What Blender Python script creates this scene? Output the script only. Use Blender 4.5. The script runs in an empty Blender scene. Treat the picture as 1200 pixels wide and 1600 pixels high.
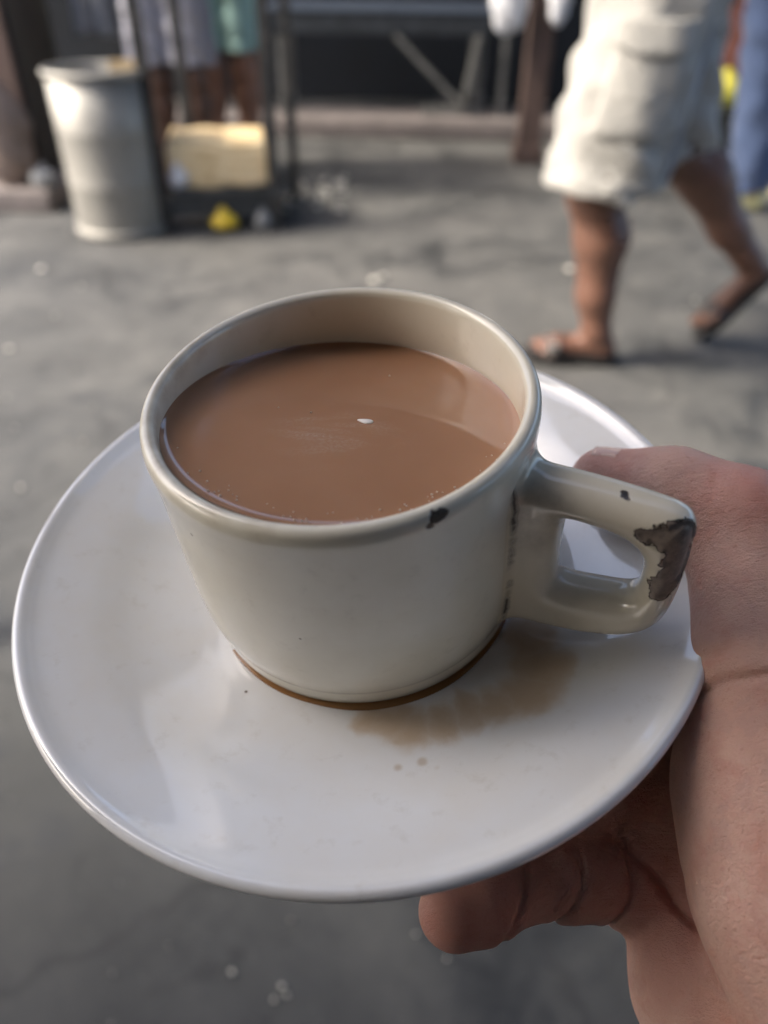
import bpy, bmesh, math, random
import numpy as np
from mathutils import Matrix, Vector, Euler

random.seed(7)
rng = np.random.default_rng(7)
sc = bpy.context.scene
COL = sc.collection
R_ = math.radians

# ------------------------------------------------------------------ camera
CAM = Vector((0.0, 0.0, 1.05))
# rows: camera right / down / forward expressed in the world (37 degrees down, a touch of roll)
CX = Vector((0.99989, 0.00877, 0.01155))
CY = Vector((0.0145, -0.60473, -0.7963))
CZ = Vector((0.0, 0.79638, -0.60479))
cam_d = bpy.data.cameras.new("camera")
cam = bpy.data.objects.new("camera", cam_d)
COL.objects.link(cam)
cam.matrix_world = Matrix(((CX.x, -CY.x, -CZ.x, CAM.x), (CX.y, -CY.y, -CZ.y, CAM.y),
                           (CX.z, -CY.z, -CZ.z, CAM.z), (0, 0, 0, 1)))
cam_d.sensor_fit = 'VERTICAL'
cam_d.sensor_height = 36.0
cam_d.sensor_width = 27.0
cam_d.lens = 1180 / 1600 * 36.0
cam_d.clip_start = 0.01
cam_d.clip_end = 400
cam_d.dof.use_dof = True
cam_d.dof.focus_distance = 0.152
cam_d.dof.aperture_fstop = cam_d.lens / 3.1      # a 3 mm pupil, as in a phone
sc.camera = cam

# ------------------------------------------------------------------ world, sun, exposure
SUN_EL, SUN_AZ = 42.0, -100.0        # azimuth clockwise from +Y: light comes from the left
world = bpy.data.worlds.new("World")
sc.world = world
world.use_nodes = True
wn = world.node_tree.nodes
sky = wn.new('ShaderNodeTexSky')
sky.sky_type = 'NISHITA'
sky.sun_disc = False
sky.sun_elevation = R_(SUN_EL)
sky.sun_rotation = R_(SUN_AZ)
sky.air_density = 0.8
sky.dust_density = 4.0
sky.ozone_density = 1.0
wn['Background'].inputs['Strength'].default_value = 0.15
world.node_tree.links.new(sky.outputs[0], wn['Background'].inputs['Color'])
sun_d = bpy.data.lights.new("sun", 'SUN')
sun_d.energy = 1.9
sun_d.angle = R_(10)
sun_d.color = (1.0, 0.92, 0.80)
sun = bpy.data.objects.new("sun", sun_d)
COL.objects.link(sun)
sdir = Vector((math.sin(R_(SUN_AZ)) * math.cos(R_(SUN_EL)), math.cos(R_(SUN_AZ)) * math.cos(R_(SUN_EL)), math.sin(R_(SUN_EL))))
sun.rotation_euler = sdir.to_track_quat('Z', 'Y').to_euler()
sc.view_settings.view_transform = 'Standard'
sc.view_settings.look = 'None'
sc.view_settings.gamma = 1.0
sc.view_settings.exposure = 1.6
sc.cycles.use_denoising = True
sc.cycles.max_bounces = 7
sc.cycles.use_adaptive_sampling = True
sc.cycles.adaptive_threshold = 0.02

# ------------------------------------------------------------------ helpers: objects
def tag(o, label=None, cat=None, group=None, kind=None):
    if label: o['label'] = label
    if cat: o['category'] = cat
    if group: o['group'] = group
    if kind: o['kind'] = kind
    return o

def link(name, me, mat=None, parent=None):
    o = bpy.data.objects.new(name, me)
    COL.objects.link(o)
    if mat is not None and me is not None:
        me.materials.append(mat)
    if parent is not None:
        o.parent = parent
    return o

def empty(name, loc=(0, 0, 0), rz=0.0):
    o = bpy.data.objects.new(name, None)
    o.empty_display_size = 0.05
    COL.objects.link(o)
    o.location = loc
    o.rotation_euler = (0, 0, rz)
    return o

def mesh(name, verts, faces, smooth=True):
    me = bpy.data.meshes.new(name)
    me.from_pydata([tuple(v) for v in verts], [], [tuple(f) for f in faces])
    me.update()
    if smooth:
        me.polygons.foreach_set('use_smooth', [True] * len(me.polygons))
    return me

def from_bm(name, bm, smooth=False):
    me = bpy.data.meshes.new(name)
    bm.normal_update()
    bm.to_mesh(me)
    bm.free()
    if smooth:
        me.polygons.foreach_set('use_smooth', [True] * len(me.polygons))
    return me

def box_bm(sx, sy, sz, c=(0, 0, 0), bev=0.0, rot=None, seg=2, bm=None):
    own = bmesh.new()
    bmesh.ops.create_cube(own, size=1.0)
    for v in own.verts:
        v.co = Vector((v.co.x * sx, v.co.y * sy, v.co.z * sz))
    if bev > 0:
        bmesh.ops.bevel(own, geom=own.edges[:], offset=bev, segments=seg, affect='EDGES')
    m = (rot.to_matrix().to_4x4() if rot is not None else Matrix())
    m = Matrix.Translation(c) @ m
    bmesh.ops.transform(own, matrix=m, verts=own.verts[:])
    if bm is None:
        return own
    t = bpy.data.meshes.new('t'); own.to_mesh(t); own.free(); bm.from_mesh(t); bpy.data.meshes.remove(t)
    return bm

def box(name, size, c, mat, parent=None, bev=0.004, rot=None, smooth=False):
    return link(name, from_bm(name, box_bm(*size, c=c, bev=bev, rot=rot), smooth), mat, parent)

def bar(name, p, q, w, d, mat, parent=None, bev=0.003):
    p, q = Vector(p), Vector(q)
    L = (q - p).length
    rot = (q - p).to_track_quat('Z', 'Y').to_euler()
    return box(name, (w, d, L), (p + q) / 2, mat, parent, bev, rot)

def lathe(profile, n=128, close=False):
    """profile: list of (r, z); returns verts, faces"""
    V, F = [], []
    m = len(profile)
    for i in range(n):
        t = 2 * math.pi * i / n
        for r, z in profile:
            V.append((r * math.cos(t), r * math.sin(t), z))
    for i in range(n):
        j = (i + 1) % n
        for k in range(m - 1 if not close else m):
            l = (k + 1) % m
            F.append((i * m + k, j * m + k, j * m + l, i * m + l))
    return V, F

def smooth_profile(pts, per=6):
    """Catmull-Rom through the given (r, z) points"""
    P = [pts[0]] + list(pts) + [pts[-1]]
    out = []
    for i in range(1, len(P) - 2):
        p0, p1, p2, p3 = [np.array(P[i + d], float) for d in (-1, 0, 1, 2)]
        for s in range(per):
            t = s / per
            out.append(tuple(0.5 * (2 * p1 + (p2 - p0) * t + (2 * p0 - 5 * p1 + 4 * p2 - p3) * t * t + (3 * p1 - p0 - 3 * p2 + p3) * t ** 3)))
    out.append(tuple(pts[-1]))
    return [(max(float(r), 0.0), float(z)) for r, z in out]

# ------------------------------------------------------------------ helpers: signed-distance modelling
class Field:
    """ordered list of primitives, combined by smooth union / subtraction; meshed with surface nets"""
    def __init__(self): self.p = []
    def add(self, fn, lo, hi, k=0.0, op='u'):
        self.p.append((fn, np.array(lo, float), np.array(hi, float), k, op)); return self
    def cone(self, a, b, ra, rb, k=0.0, op='u', flat=None):
        a = np.array(a, float); b = np.array(b, float); ab = b - a; L = max(ab @ ab, 1e-12)
        if flat is not None:                    # flat = (axis, factor): squash the section along an axis
            ax = np.array(flat[0], float); ax /= np.linalg.norm(ax); fac = flat[1]
        def fn(P):
            t = np.clip((P - a) @ ab / L, 0, 1)
            q = P - (a + t[:, None] * ab)
            if flat is not None:
                s = q @ ax
                q = q + np.outer(s * (fac - 1), ax)
            return np.sqrt((q * q).sum(1)) - (ra + (rb - ra) * t)
        r = max(ra, rb)
        return self.add(fn, np.minimum(a, b) - r, np.maximum(a, b) + r, k, op)
    def ell(self, c, rad, rot=None, k=0.0, op='u'):
        c = np.array(c, float); rad = np.array(rad, float)
        M = np.array(Euler(rot).to_matrix()) if rot is not None else np.eye(3)
        def fn(P):
            q = (P - c) @ M
            k0 = np.sqrt(((q / rad) ** 2).sum(1)); k1 = np.sqrt(((q / rad ** 2) ** 2).sum(1)) + 1e-9
            return k0 * (k0 - 1) / k1
        r = rad.max()
        return self.add(fn, c - r, c + r, k, op)
    def chain(self, pts, radii, k=0.0, kin=0.004):
        """one limb / finger: its own cones are blended first, then the whole into the field"""
        sub = Field()
        for i in range(len(pts) - 1):
            sub.cone(pts[i], pts[i + 1], radii[i], radii[i + 1], kin if i else 0)
        pts = np.array(pts, float); r = max(radii)
        return self.add(sub.eval, pts.min(0) - r, pts.max(0) + r, k, 'u')
    def half(self, c, nrm, op='cut'):
        c = np.array(c, float); nrm = np.array(nrm, float); nrm /= np.linalg.norm(nrm)
        return self.add(lambda P: (P - c) @ nrm, (-1e3,) * 3, (1e3,) * 3, 0, op)
    @staticmethod
    def comb(D, d, k, op):
        if op == 'u':
            if k > 0:
                h = np.clip(0.5 + 0.5 * (D - d) / k, 0, 1)
                return np.where(D > 1e2, d, D * (1 - h) + d * h - k * h * (1 - h))
            return np.minimum(D, d)
        if op == 'add':
            return D + d
        nd = -d
        if op == 's' and k > 0:
            h = np.clip(0.5 - 0.5 * (D - nd) / k, 0, 1)
            return D * (1 - h) + nd * h + k * h * (1 - h)
        if op == 'cut':                     # keep where plane distance is negative
            return np.maximum(D, d)
        return np.maximum(D, nd)
    def eval(self, P):
        D = np.full(len(P), 1e3)
        for fn, lo, hi, k, op in self.p:
            D = self.comb(D, fn(P), k, op)
        return D
    def mesh(self, name, lo, hi, h):
        lo = np.array(lo, float); hi = np.array(hi, float)
        n = np.ceil((hi - lo) / h).astype(int) + 1
        D = np.full(n, 1e3)
        ax = [lo[i] + h * np.arange(n[i]) for i in range(3)]
        for fn, plo, phi, k, op in self.p:
            pad = k * 1.2 + 3 * h
            a = np.clip(np.floor((plo - pad - lo) / h).astype(int), 0, n)
            b = np.clip(np.ceil((phi + pad - lo) / h).astype(int) + 1, 0, n)
            if np.any(b <= a): continue
            sl = tuple(slice(a[i], b[i]) for i in range(3))
            G = np.stack(np.meshgrid(*[ax[i][sl[i]] for i in range(3)], indexing='ij'), -1).reshape(-1, 3)
            D[sl] = self.comb(D[sl].reshape(-1), fn(G), k, op).reshape(D[sl].shape)
        s = D < 0
        nc = n - 1
        cnt = np.zeros(nc, int); acc = np.zeros(tuple(nc) + (3,))
        for axis in range(3):
            o1, o2 = [i for i in range(3) if i != axis]
            A = [slice(None)] * 3; B = [slice(None)] * 3
            A[axis] = slice(0, -1); B[axis] = slice(1, None)
            d0, d1 = D[tuple(A)], D[tuple(B)]
            cr = (d0 < 0) != (d1 < 0)
            idx = np.argwhere(cr)
            t = d0[cr] / (d0[cr] - d1[cr])
            pos = idx.astype(float); pos[:, axis] += t
            for u in (0, -1):
                for v in (0, -1):
                    c = idx.copy(); c[:, o1] += u; c[:, o2] += v
                    ok = (c[:, o1] >= 0) & (c[:, o2] >= 0) & (c[:, o1] < nc[o1]) & (c[:, o2] < nc[o2])
                    ii = tuple(c[ok].T)
                    np.add.at(cnt, ii, 1); np.add.at(acc, ii, pos[ok])
        cells = np.argwhere(cnt > 0)
        vid = np.full(nc, -1); vid[tuple(cells.T)] = np.arange(len(cells))
        V = lo + h * acc[tuple(cells.T)] / cnt[tuple(cells.T)][:, None]
        for _ in range(2):                       # pull the vertices onto the true surface
            e = h * 0.2
            d = self.eval(V)
            g = np.stack([(self.eval(V + e * np.eye(3)[i]) - d) / e for i in range(3)], 1)
            gl = np.maximum((g * g).sum(1), 0.2)
            stp = np.clip(d / gl, -0.5 * h, 0.5 * h)
            V = V - g * stp[:, None]
        F = []
        for axis in range(3):
            o1, o2 = [(1, 2), (2, 0), (0, 1)][axis]
            A = [slice(None)] * 3; B = [slice(None)] * 3
            A[axis] = slice(0, -1); B[axis] = slice(1, None)
            for flip in (False, True):
                cr = (~s[tuple(A)] & s[tuple(B)]) if flip else (s[tuple(A)] & ~s[tuple(B)])
                idx = np.argwhere(cr)
                ok = (idx[:, o1] > 0) & (idx[:, o2] > 0) & (idx[:, o1] < nc[o1]) & (idx[:, o2] < nc[o2])
                idx = idx[ok]
                q = []
                for u, v in ((-1, -1), (0, -1), (0, 0), (-1, 0)):
                    c = idx.copy(); c[:, o1] += u; c[:, o2] += v
                    q.append(vid[tuple(c.T)])
                q = np.stack(q[::-1] if flip else q, 1)
                F.append(q)
        F = np.concatenate(F); F = F[(F >= 0).all(1)]
        me = bpy.data.meshes.new(name)
        me.vertices.add(len(V)); me.vertices.foreach_set('co', V.astype(np.float32).ravel())
        me.loops.add(len(F) * 4); me.loops.foreach_set('vertex_index', F.astype(np.int32).ravel())
        me.polygons.add(len(F))
        me.polygons.foreach_set('loop_start', np.arange(0, len(F) * 4, 4, dtype=np.int32))
        me.polygons.foreach_set('use_smooth', np.ones(len(F), bool))
        me.update(calc_edges=True); me.validate()
        return me

# ------------------------------------------------------------------ helpers: materials
class Mat:
    def __init__(self, name):
        self.m = bpy.data.materials.new(name); self.m.use_nodes = True
        self.t = self.m.node_tree; self.n = self.t.nodes
        self.b = self.n['Principled BSDF']
        self.tc = self.n.new('ShaderNodeTexCoord')
    def lk(self, a, b): self.t.links.new(a, b)
    def set(self, **kw):
        for k, v in kw.items():
            i = self.b.inputs[k.replace('_', ' ')]
            if hasattr(v, 'is_linked') or hasattr(v, 'links'): self.lk(v, i)
            else: i.default_value = v if not (isinstance(v, tuple) and len(v) == 3 and i.type == 'RGBA') else (*v, 1)
        return self
    def obj(self): return self.tc.outputs['Object']
    def mapping(self, vec, scale=(1, 1, 1), loc=(0, 0, 0), rot=(0, 0, 0)):
        m = self.n.new('ShaderNodeMapping'); self.lk(vec, m.inputs[0])
        m.inputs['Scale'].default_value = scale; m.inputs['Location'].default_value = loc; m.inputs['Rotation'].default_value = rot
        return m.outputs[0]
    def noise(self, scale, detail=4, rough=0.55, vec=None, dist=0.0, col=False):
        x = self.n.new('ShaderNodeTexNoise'); self.lk(vec or self.obj(), x.inputs['Vector'])
        x.inputs['Scale'].default_value = scale; x.inputs['Detail'].default_value = detail
        x.inputs['Roughness'].default_value = rough; x.inputs['Distortion'].default_value = dist
        return x.outputs['Color'] if col else x.outputs['Fac']
    def voro(self, scale, feature='F1', vec=None, out='Distance'):
        x = self.n.new('ShaderNodeTexVoronoi'); x.feature = feature; self.lk(vec or self.obj(), x.inputs['Vector'])
        x.inputs['Scale'].default_value = scale
        return x.outputs[out]
    def ramp(self, fac, stops):
        r = self.n.new('ShaderNodeValToRGB'); self.lk(fac, r.inputs[0])
        e = r.color_ramp.elements
        while len(e) < len(stops): e.new(0.5)
        for el, (p, c) in zip(e, stops):
            el.position = p; el.color = (*c, 1) if isinstance(c, tuple) else (c, c, c, 1)
        return r.outputs[0]
    def mix(self, fac, a, b, mode='MIX'):
        x = self.n.new('ShaderNodeMix'); x.data_type = 'RGBA'; x.blend_type = mode
        for s, v in ((0, fac), (6, a), (7, b)):
            i = x.inputs[s]
            if hasattr(v, 'links'): self.lk(v, i)
            elif isinstance(v, tuple): i.default_value = (*v, 1)
            else: i.default_value = v
        return x.outputs[2]
    def math(self, op, a, b=0.0, clamp=False):
        x = self.n.new('ShaderNodeMath'); x.operation = op; x.use_clamp = clamp
        for s, v in ((0, a), (1, b)):
            if hasattr(v, 'links'): self.lk(v, x.inputs[s])
            else: x.inputs[s].default_value = v
        return x.outputs[0]
    def maprange(self, v, a, b, c=0.0, d=1.0, smooth=False):
        x = self.n.new('ShaderNodeMapRange'); self.lk(v, x.inputs[0])
        if smooth: x.interpolation_type = 'SMOOTHSTEP'
        for i, q in enumerate((a, b, c, d)): x.inputs[i + 1].default_value = q
        return x.outputs[0]
    def warp(self, vec, scale, amp, detail=3):
        c = self.noise(scale, detail, 0.6, vec, col=True)
        s = self.n.new('ShaderNodeVectorMath'); s.operation = 'SUBTRACT'; self.lk(c, s.inputs[0]); s.inputs[1].default_value = (.5, .5, .5)
        q = self.n.new('ShaderNodeVectorMath'); q.operation = 'SCALE'; self.lk(s.outputs[0], q.inputs[0]); q.inputs['Scale'].default_value = amp
        a = self.n.new('ShaderNodeVectorMath'); a.operation = 'ADD'; self.lk(vec, a.inputs[0]); self.lk(q.outputs[0], a.inputs[1])
        return a.outputs[0]
    def blobs(self, vec, items, soft):
        """mask = 1 inside any of the (centre, radius) spots, soft edge"""
        cur = None
        for c, r in items:
            d = self.n.new('ShaderNodeVectorMath'); d.operation = 'DISTANCE'; self.lk(vec, d.inputs[0]); d.inputs[1].default_value = c
            m = self.maprange(d.outputs['Value'], r - soft, r + soft, 1.0, 0.0, True)
            cur = m if cur is None else self.math('MAXIMUM', cur, m)
        return cur
    def bump(self, height, strength=0.3, dist=0.001, normal=None):
        x = self.n.new('ShaderNodeBump'); self.lk(height, x.inputs['Height'])
        x.inputs['Strength'].default_value = strength; x.inputs['Distance'].default_value = dist
        if normal is not None: self.lk(normal, x.inputs['Normal'])
        self.lk(x.outputs[0], self.b.inputs['Normal'])
        return x.outputs[0]

def plain(name, col, rough=0.6, metal=0.0, var=0.25, scale=20, bump=0.15, bd=0.002):
    m = Mat(name)
    n = m.noise(scale, 5, 0.6)
    lo = tuple(c * (1 - var) for c in col); hi = tuple(min(c * (1 + var), 1) for c in col)
    m.set(Base_Color=m.ramp(n, [(0.3, lo), (0.7, hi)]), Roughness=m.maprange(n, 0.3, 0.7, max(rough - .08, 0.05), min(rough + .1, 1)), Metallic=metal)
    if bump: m.bump(m.noise(scale * 4, 4), bump, bd)
    return m.m

# ================================================================== SETTING
def ground_material():
    m = Mat('street_concrete')
    o = m.obj()
    big = m.noise(0.55, 3, 0.55, o, 0.6)
    mid = m.noise(3.2, 6, 0.65, o, 0.4)
    fine = m.noise(45, 6, 0.7, o)
    sp = m.voro(70, 'F1', o)
    c = m.ramp(mid, [(0.32, (0.036, 0.038, 0.039)), (0.52, (0.078, 0.079, 0.077)), (0.74, (0.155, 0.151, 0.139))])
    c = m.mix(m.maprange(big, 0.38, 0.66), c, m.mix(0.5, c, (0.19, 0.182, 0.160)))
    c = m.mix(m.maprange(fine, 0.35, 0.75, 0.0, 0.55), c, (0.075, 0.075, 0.075))
    st = m.noise(1.7, 5, 0.7, m.mapping(o, loc=(3.1, 7.7, 0)), 1.2)
    c = m.mix(m.maprange(st, 0.50, 0.64, 0, 0.7, True), c, (0.030, 0.032, 0.033))
    st2 = m.noise(9.0, 5, 0.7, m.mapping(o, loc=(1.1, 2.7, 0)), 1.5)
    c = m.mix(m.maprange(st2, 0.56, 0.68, 0, 0.6, True), c, (0.028, 0.029, 0.030))
    c = m.mix(m.maprange(sp, 0.0, 0.13, 0.6, 0.0), c, (0.42, 0.40, 0.36))
    cr = m.voro(0.9, 'DISTANCE_TO_EDGE', m.warp(o, 2.5, 0.5))
    c = m.mix(m.maprange(cr, 0.0, 0.014, 0.65, 0.0), c, (0.04, 0.04, 0.04))
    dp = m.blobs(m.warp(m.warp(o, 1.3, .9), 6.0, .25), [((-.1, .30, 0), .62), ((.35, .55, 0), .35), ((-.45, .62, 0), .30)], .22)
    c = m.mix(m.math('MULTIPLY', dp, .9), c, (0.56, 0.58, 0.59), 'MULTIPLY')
    wet = m.maprange(st, 0.5, 0.7, 0.0, 1.0, True)
    m.set(Base_Color=c, Roughness=m.maprange(wet, 0, 1, 0.8, 0.42))
    h = m.math('ADD', m.math('MULTIPLY', fine, 0.5), m.math('MULTIPLY', mid, 1.5))
    m.bump(h, 0.5, 0.006)
    return m.m

gm = bpy.data.meshes.new('ground')
NX, NY = 90, 110
V, F = [], []
for j in range(NY):
    for i in range(NX):
        x = -5 + 10 * i / (NX - 1); y = -2.5 + 11.0 * j / (NY - 1)
        z = 0.006 * math.sin(1.7 * x + 0.6 * y) * math.sin(1.3 * y + .4) + random.uniform(-.0012, .0012)
        V.append((x, y, z - 0.006))
for j in range(NY - 1):
    for i in range(NX - 1):
        a = j * NX + i; F.append((a, a + 1, a + NX + 1, a + NX))
k0 = len(V)
V += [(-150, -150, -.03), (150, -150, -.03), (150, 150, -.03), (-150, 150, -.03)]
F += [(k0, k0 + 1, k0 + 2, k0 + 3)]
tag(link('street', mesh('street', V, F), ground_material()), kind='structure')

wall_dark = plain('near_black_plaster', (0.012, 0.014, 0.017), 0.85, var=.4, scale=3)  # near-black tone of the back wall
concrete = plain('ledge_concrete', (0.19, 0.165, 0.155), 0.85, var=.25, scale=9, bump=.3)
steel_dark = plain('dark_painted_steel', (0.055, 0.062, 0.07), 0.45, 0.4, var=.3, scale=14)
steel_worn = Mat('worn_rack_steel')
_n = steel_worn.noise(18, 6, .7)
steel_worn.set(Base_Color=steel_worn.ramp(_n, [(.4, (0.025, 0.027, 0.029)), (.6, (0.06, 0.058, 0.055)), (.8, (0.26, 0.24, 0.22))]), Roughness=0.5, Metallic=0.35)
steel_worn = steel_worn.m
wood_brown = Mat('brown_wood')
_v = wood_brown.mapping(wood_brown.obj(), scale=(18, 18, 1.6))
wood_brown.set(Base_Color=wood_brown.ramp(wood_brown.noise(2.2, 6, .6, _v, .5), [(.3, (0.055, 0.036, 0.030)), (.7, (0.13, 0.085, 0.07))]), Roughness=.7)
wood_brown.bump(wood_brown.noise(3, 5, .6, _v), .3, .004)
wood_brown = wood_brown.m
wood_grey = plain('weathered_grey_timber', (0.16, 0.16, 0.15), 0.8, var=.35, scale=12)
tin = plain('tin_sheet', (0.30, 0.30, 0.29), 0.5, 0.5, var=.25, scale=4)
tarp = plain('added_awning_canvas', (0.09, 0.088, 0.085), 0.85, var=.2, scale=3)

# back wall of the shed, its ledge
bw = link('back_wall', from_bm('back_wall', box_bm(9.0, 0.16, 2.7, (0, 7.05, 1.35), bev=.01)), wall_dark)
tag(bw, 'near black plaster wall closing off the shed behind the table', 'wall')
lg = box('ledge', (4.2, 0.5, 0.10), (-0.85, 5.72, 0.045), concrete, bev=.015)
tag(lg, 'low pinkish concrete ledge under the steel table', 'ledge')
# shed roof of corrugated sheet on two posts
rf = empty('shed_roof', (0, 5.35, 2.55))
V, F = [], []
NC = 140
for i in range(NC + 1):
    x = -4.4 + 8.8 * i / NC
    zc = 0.022 * math.sin(i * math.pi / 2.0 + .4)
    for (y, dz) in ((0, 0), (1.9, .28)):
        V.append((x, y, zc + dz)); V.append((x, y, zc + dz - .004))
for i in range(NC):
    a = 4 * i; b = a + 4
    F += [(a, b, b + 2, a + 2), (a + 1, a + 3, b + 3, b + 1), (a, a + 1, b + 1, b), (a + 2, b + 2, b + 3, a + 3)]
link('roof_sheet', mesh('roof_sheet', V, F), tin, rf)
for y, dz in ((.1, -.07), (1.6, .15)):
    box('purlin', (8.8, .07, .08), (0, y, dz), wood_brown, rf)
tag(rf, 'corrugated tin roof over the shed behind the steel table', 'roof')

# wooden post right of the table
post = empty('wooden_post', (0.815, 4.86, 0))
box('shaft', (0.13, 0.12, 2.5), (0, 0, 1.25), wood_brown, post, .008)
box('foot_block', (0.17, 0.16, 0.10), (0, 0, 0.05), wood_brown, post, .01)
tag(post, 'dark brown wooden post behind the walking man', 'post')

# unseen awning added overhead, its edge set to keep sun off the cup
added_awning = empty('awning', (0, 0, 0))
V, F = [], []
NA, NB = 40, 12
for j in range(NB + 1):
    for i in range(NA + 1):
        x = -5 + 10 * i / NA; t = j / NB
        y = .14 - 2.4 * t; z = 2.22 + 0.55 * t + 0.03 * math.sin(x * 5 + t * 3) * (1 - t) - .06 * math.sin(t * math.pi)
        V.append((x, y, z))
for j in range(NB):
    for i in range(NA):
        a = j * (NA + 1) + i; F.append((a, a + 1, a + NA + 2, a + NA + 1))
sh = link('sheet', mesh('sheet', V, F), tarp, added_awning)
sm = sh.modifiers.new('thick', 'SOLIDIFY'); sm.thickness = .004
for x in (-4.9, 4.9):
    bar('pole', (x, .10, 0), (x, .10, 2.22), .05, .05, steel_dark, added_awning)
tag(added_awning, 'unseen canvas awning added above the cup to block the sun', 'awning')
cn = empty('added_canopy', (0, 0, 0))  # unseen tarpaulin, added to darken the sky mirrored in tea and saucer
V, F = [], []
NA, NB = 30, 24
for j in range(NB + 1):
    for i in range(NA + 1):
        x = -1.0 + 5.6 * i / NA; t = j / NB
        y = .85 + 4.35 * t + .05 * math.sin(x * 2.1); z = 3.05 + .15 * t - .10 * math.sin(t * math.pi) + .03 * math.sin(x * 4 + t * 9)
        V.append((x, y, z))
for j in range(NB):
    for i in range(NA):
        a = j * (NA + 1) + i; F.append((a, a + 1, a + NA + 2, a + NA + 1))
sh = link('sheet', mesh('sheet', V, F), plain('added_brown_tarpaulin', (.10, .085, .07), .7, var=.25, scale=4), cn)
sm = sh.modifiers.new('thick', 'SOLIDIFY'); sm.thickness = .004
for x in (-1.0, 4.5): bar('pole', (x, .95, 0), (x, .95, 3.05), .05, .05, steel_dark, cn)
for x in (-3.6, 4.5): bar('pole', (x, 5.15, 0), (x, 5.15, 3.2), .05, .05, steel_dark, cn)
bar('added_cross_beam', (-3.6, 5.15, 3.18), (4.5, 5.15, 3.18), .05, .05, steel_dark, cn)
tag(cn, 'unseen brown tarpaulin added over the street to dim the sky', 'canopy')
shop = link('shop_wall', from_bm('shop_wall', box_bm(12.0, 0.2, 3.6, (0, -2.35, 1.8), bev=.01)), plain('shop_plaster', (0.09, 0.085, 0.08), .85, var=.2, scale=3))
tag(shop, 'plain shop wall under the added awning behind the cup holder', 'wall')

# ================================================================== TEACUP, TEA, SAUCER, HAND
MM = 0.001
# frame of cup and saucer: rim centre and axes (right, away, up along the cup's axis), the cup tips a little to the viewer
def cam2w(v): return CX * v[0] + CY * v[1] + CZ * v[2]
nrm = np.array([-0.0982, -1.0, -1.0337]); nrm /= np.linalg.norm(nrm)
ax_a = np.array([1.0, 0, 0]); ax_a -= nrm * (ax_a @ nrm); ax_a /= np.linalg.norm(ax_a)
ax_b = np.cross(nrm, ax_a)
O = CAM + cam2w(np.array([-0.2254, -0.6205, 3.7516]) * 0.04)
A_, B_, N_ = cam2w(ax_a), cam2w(ax_b), cam2w(nrm)
CUPM = Matrix(((A_.x, B_.x, N_.x, O.x), (A_.y, B_.y, N_.y, O.y), (A_.z, B_.z, N_.z, O.z), (0, 0, 0, 1)))
CUPI = CUPM.inverted()

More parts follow.
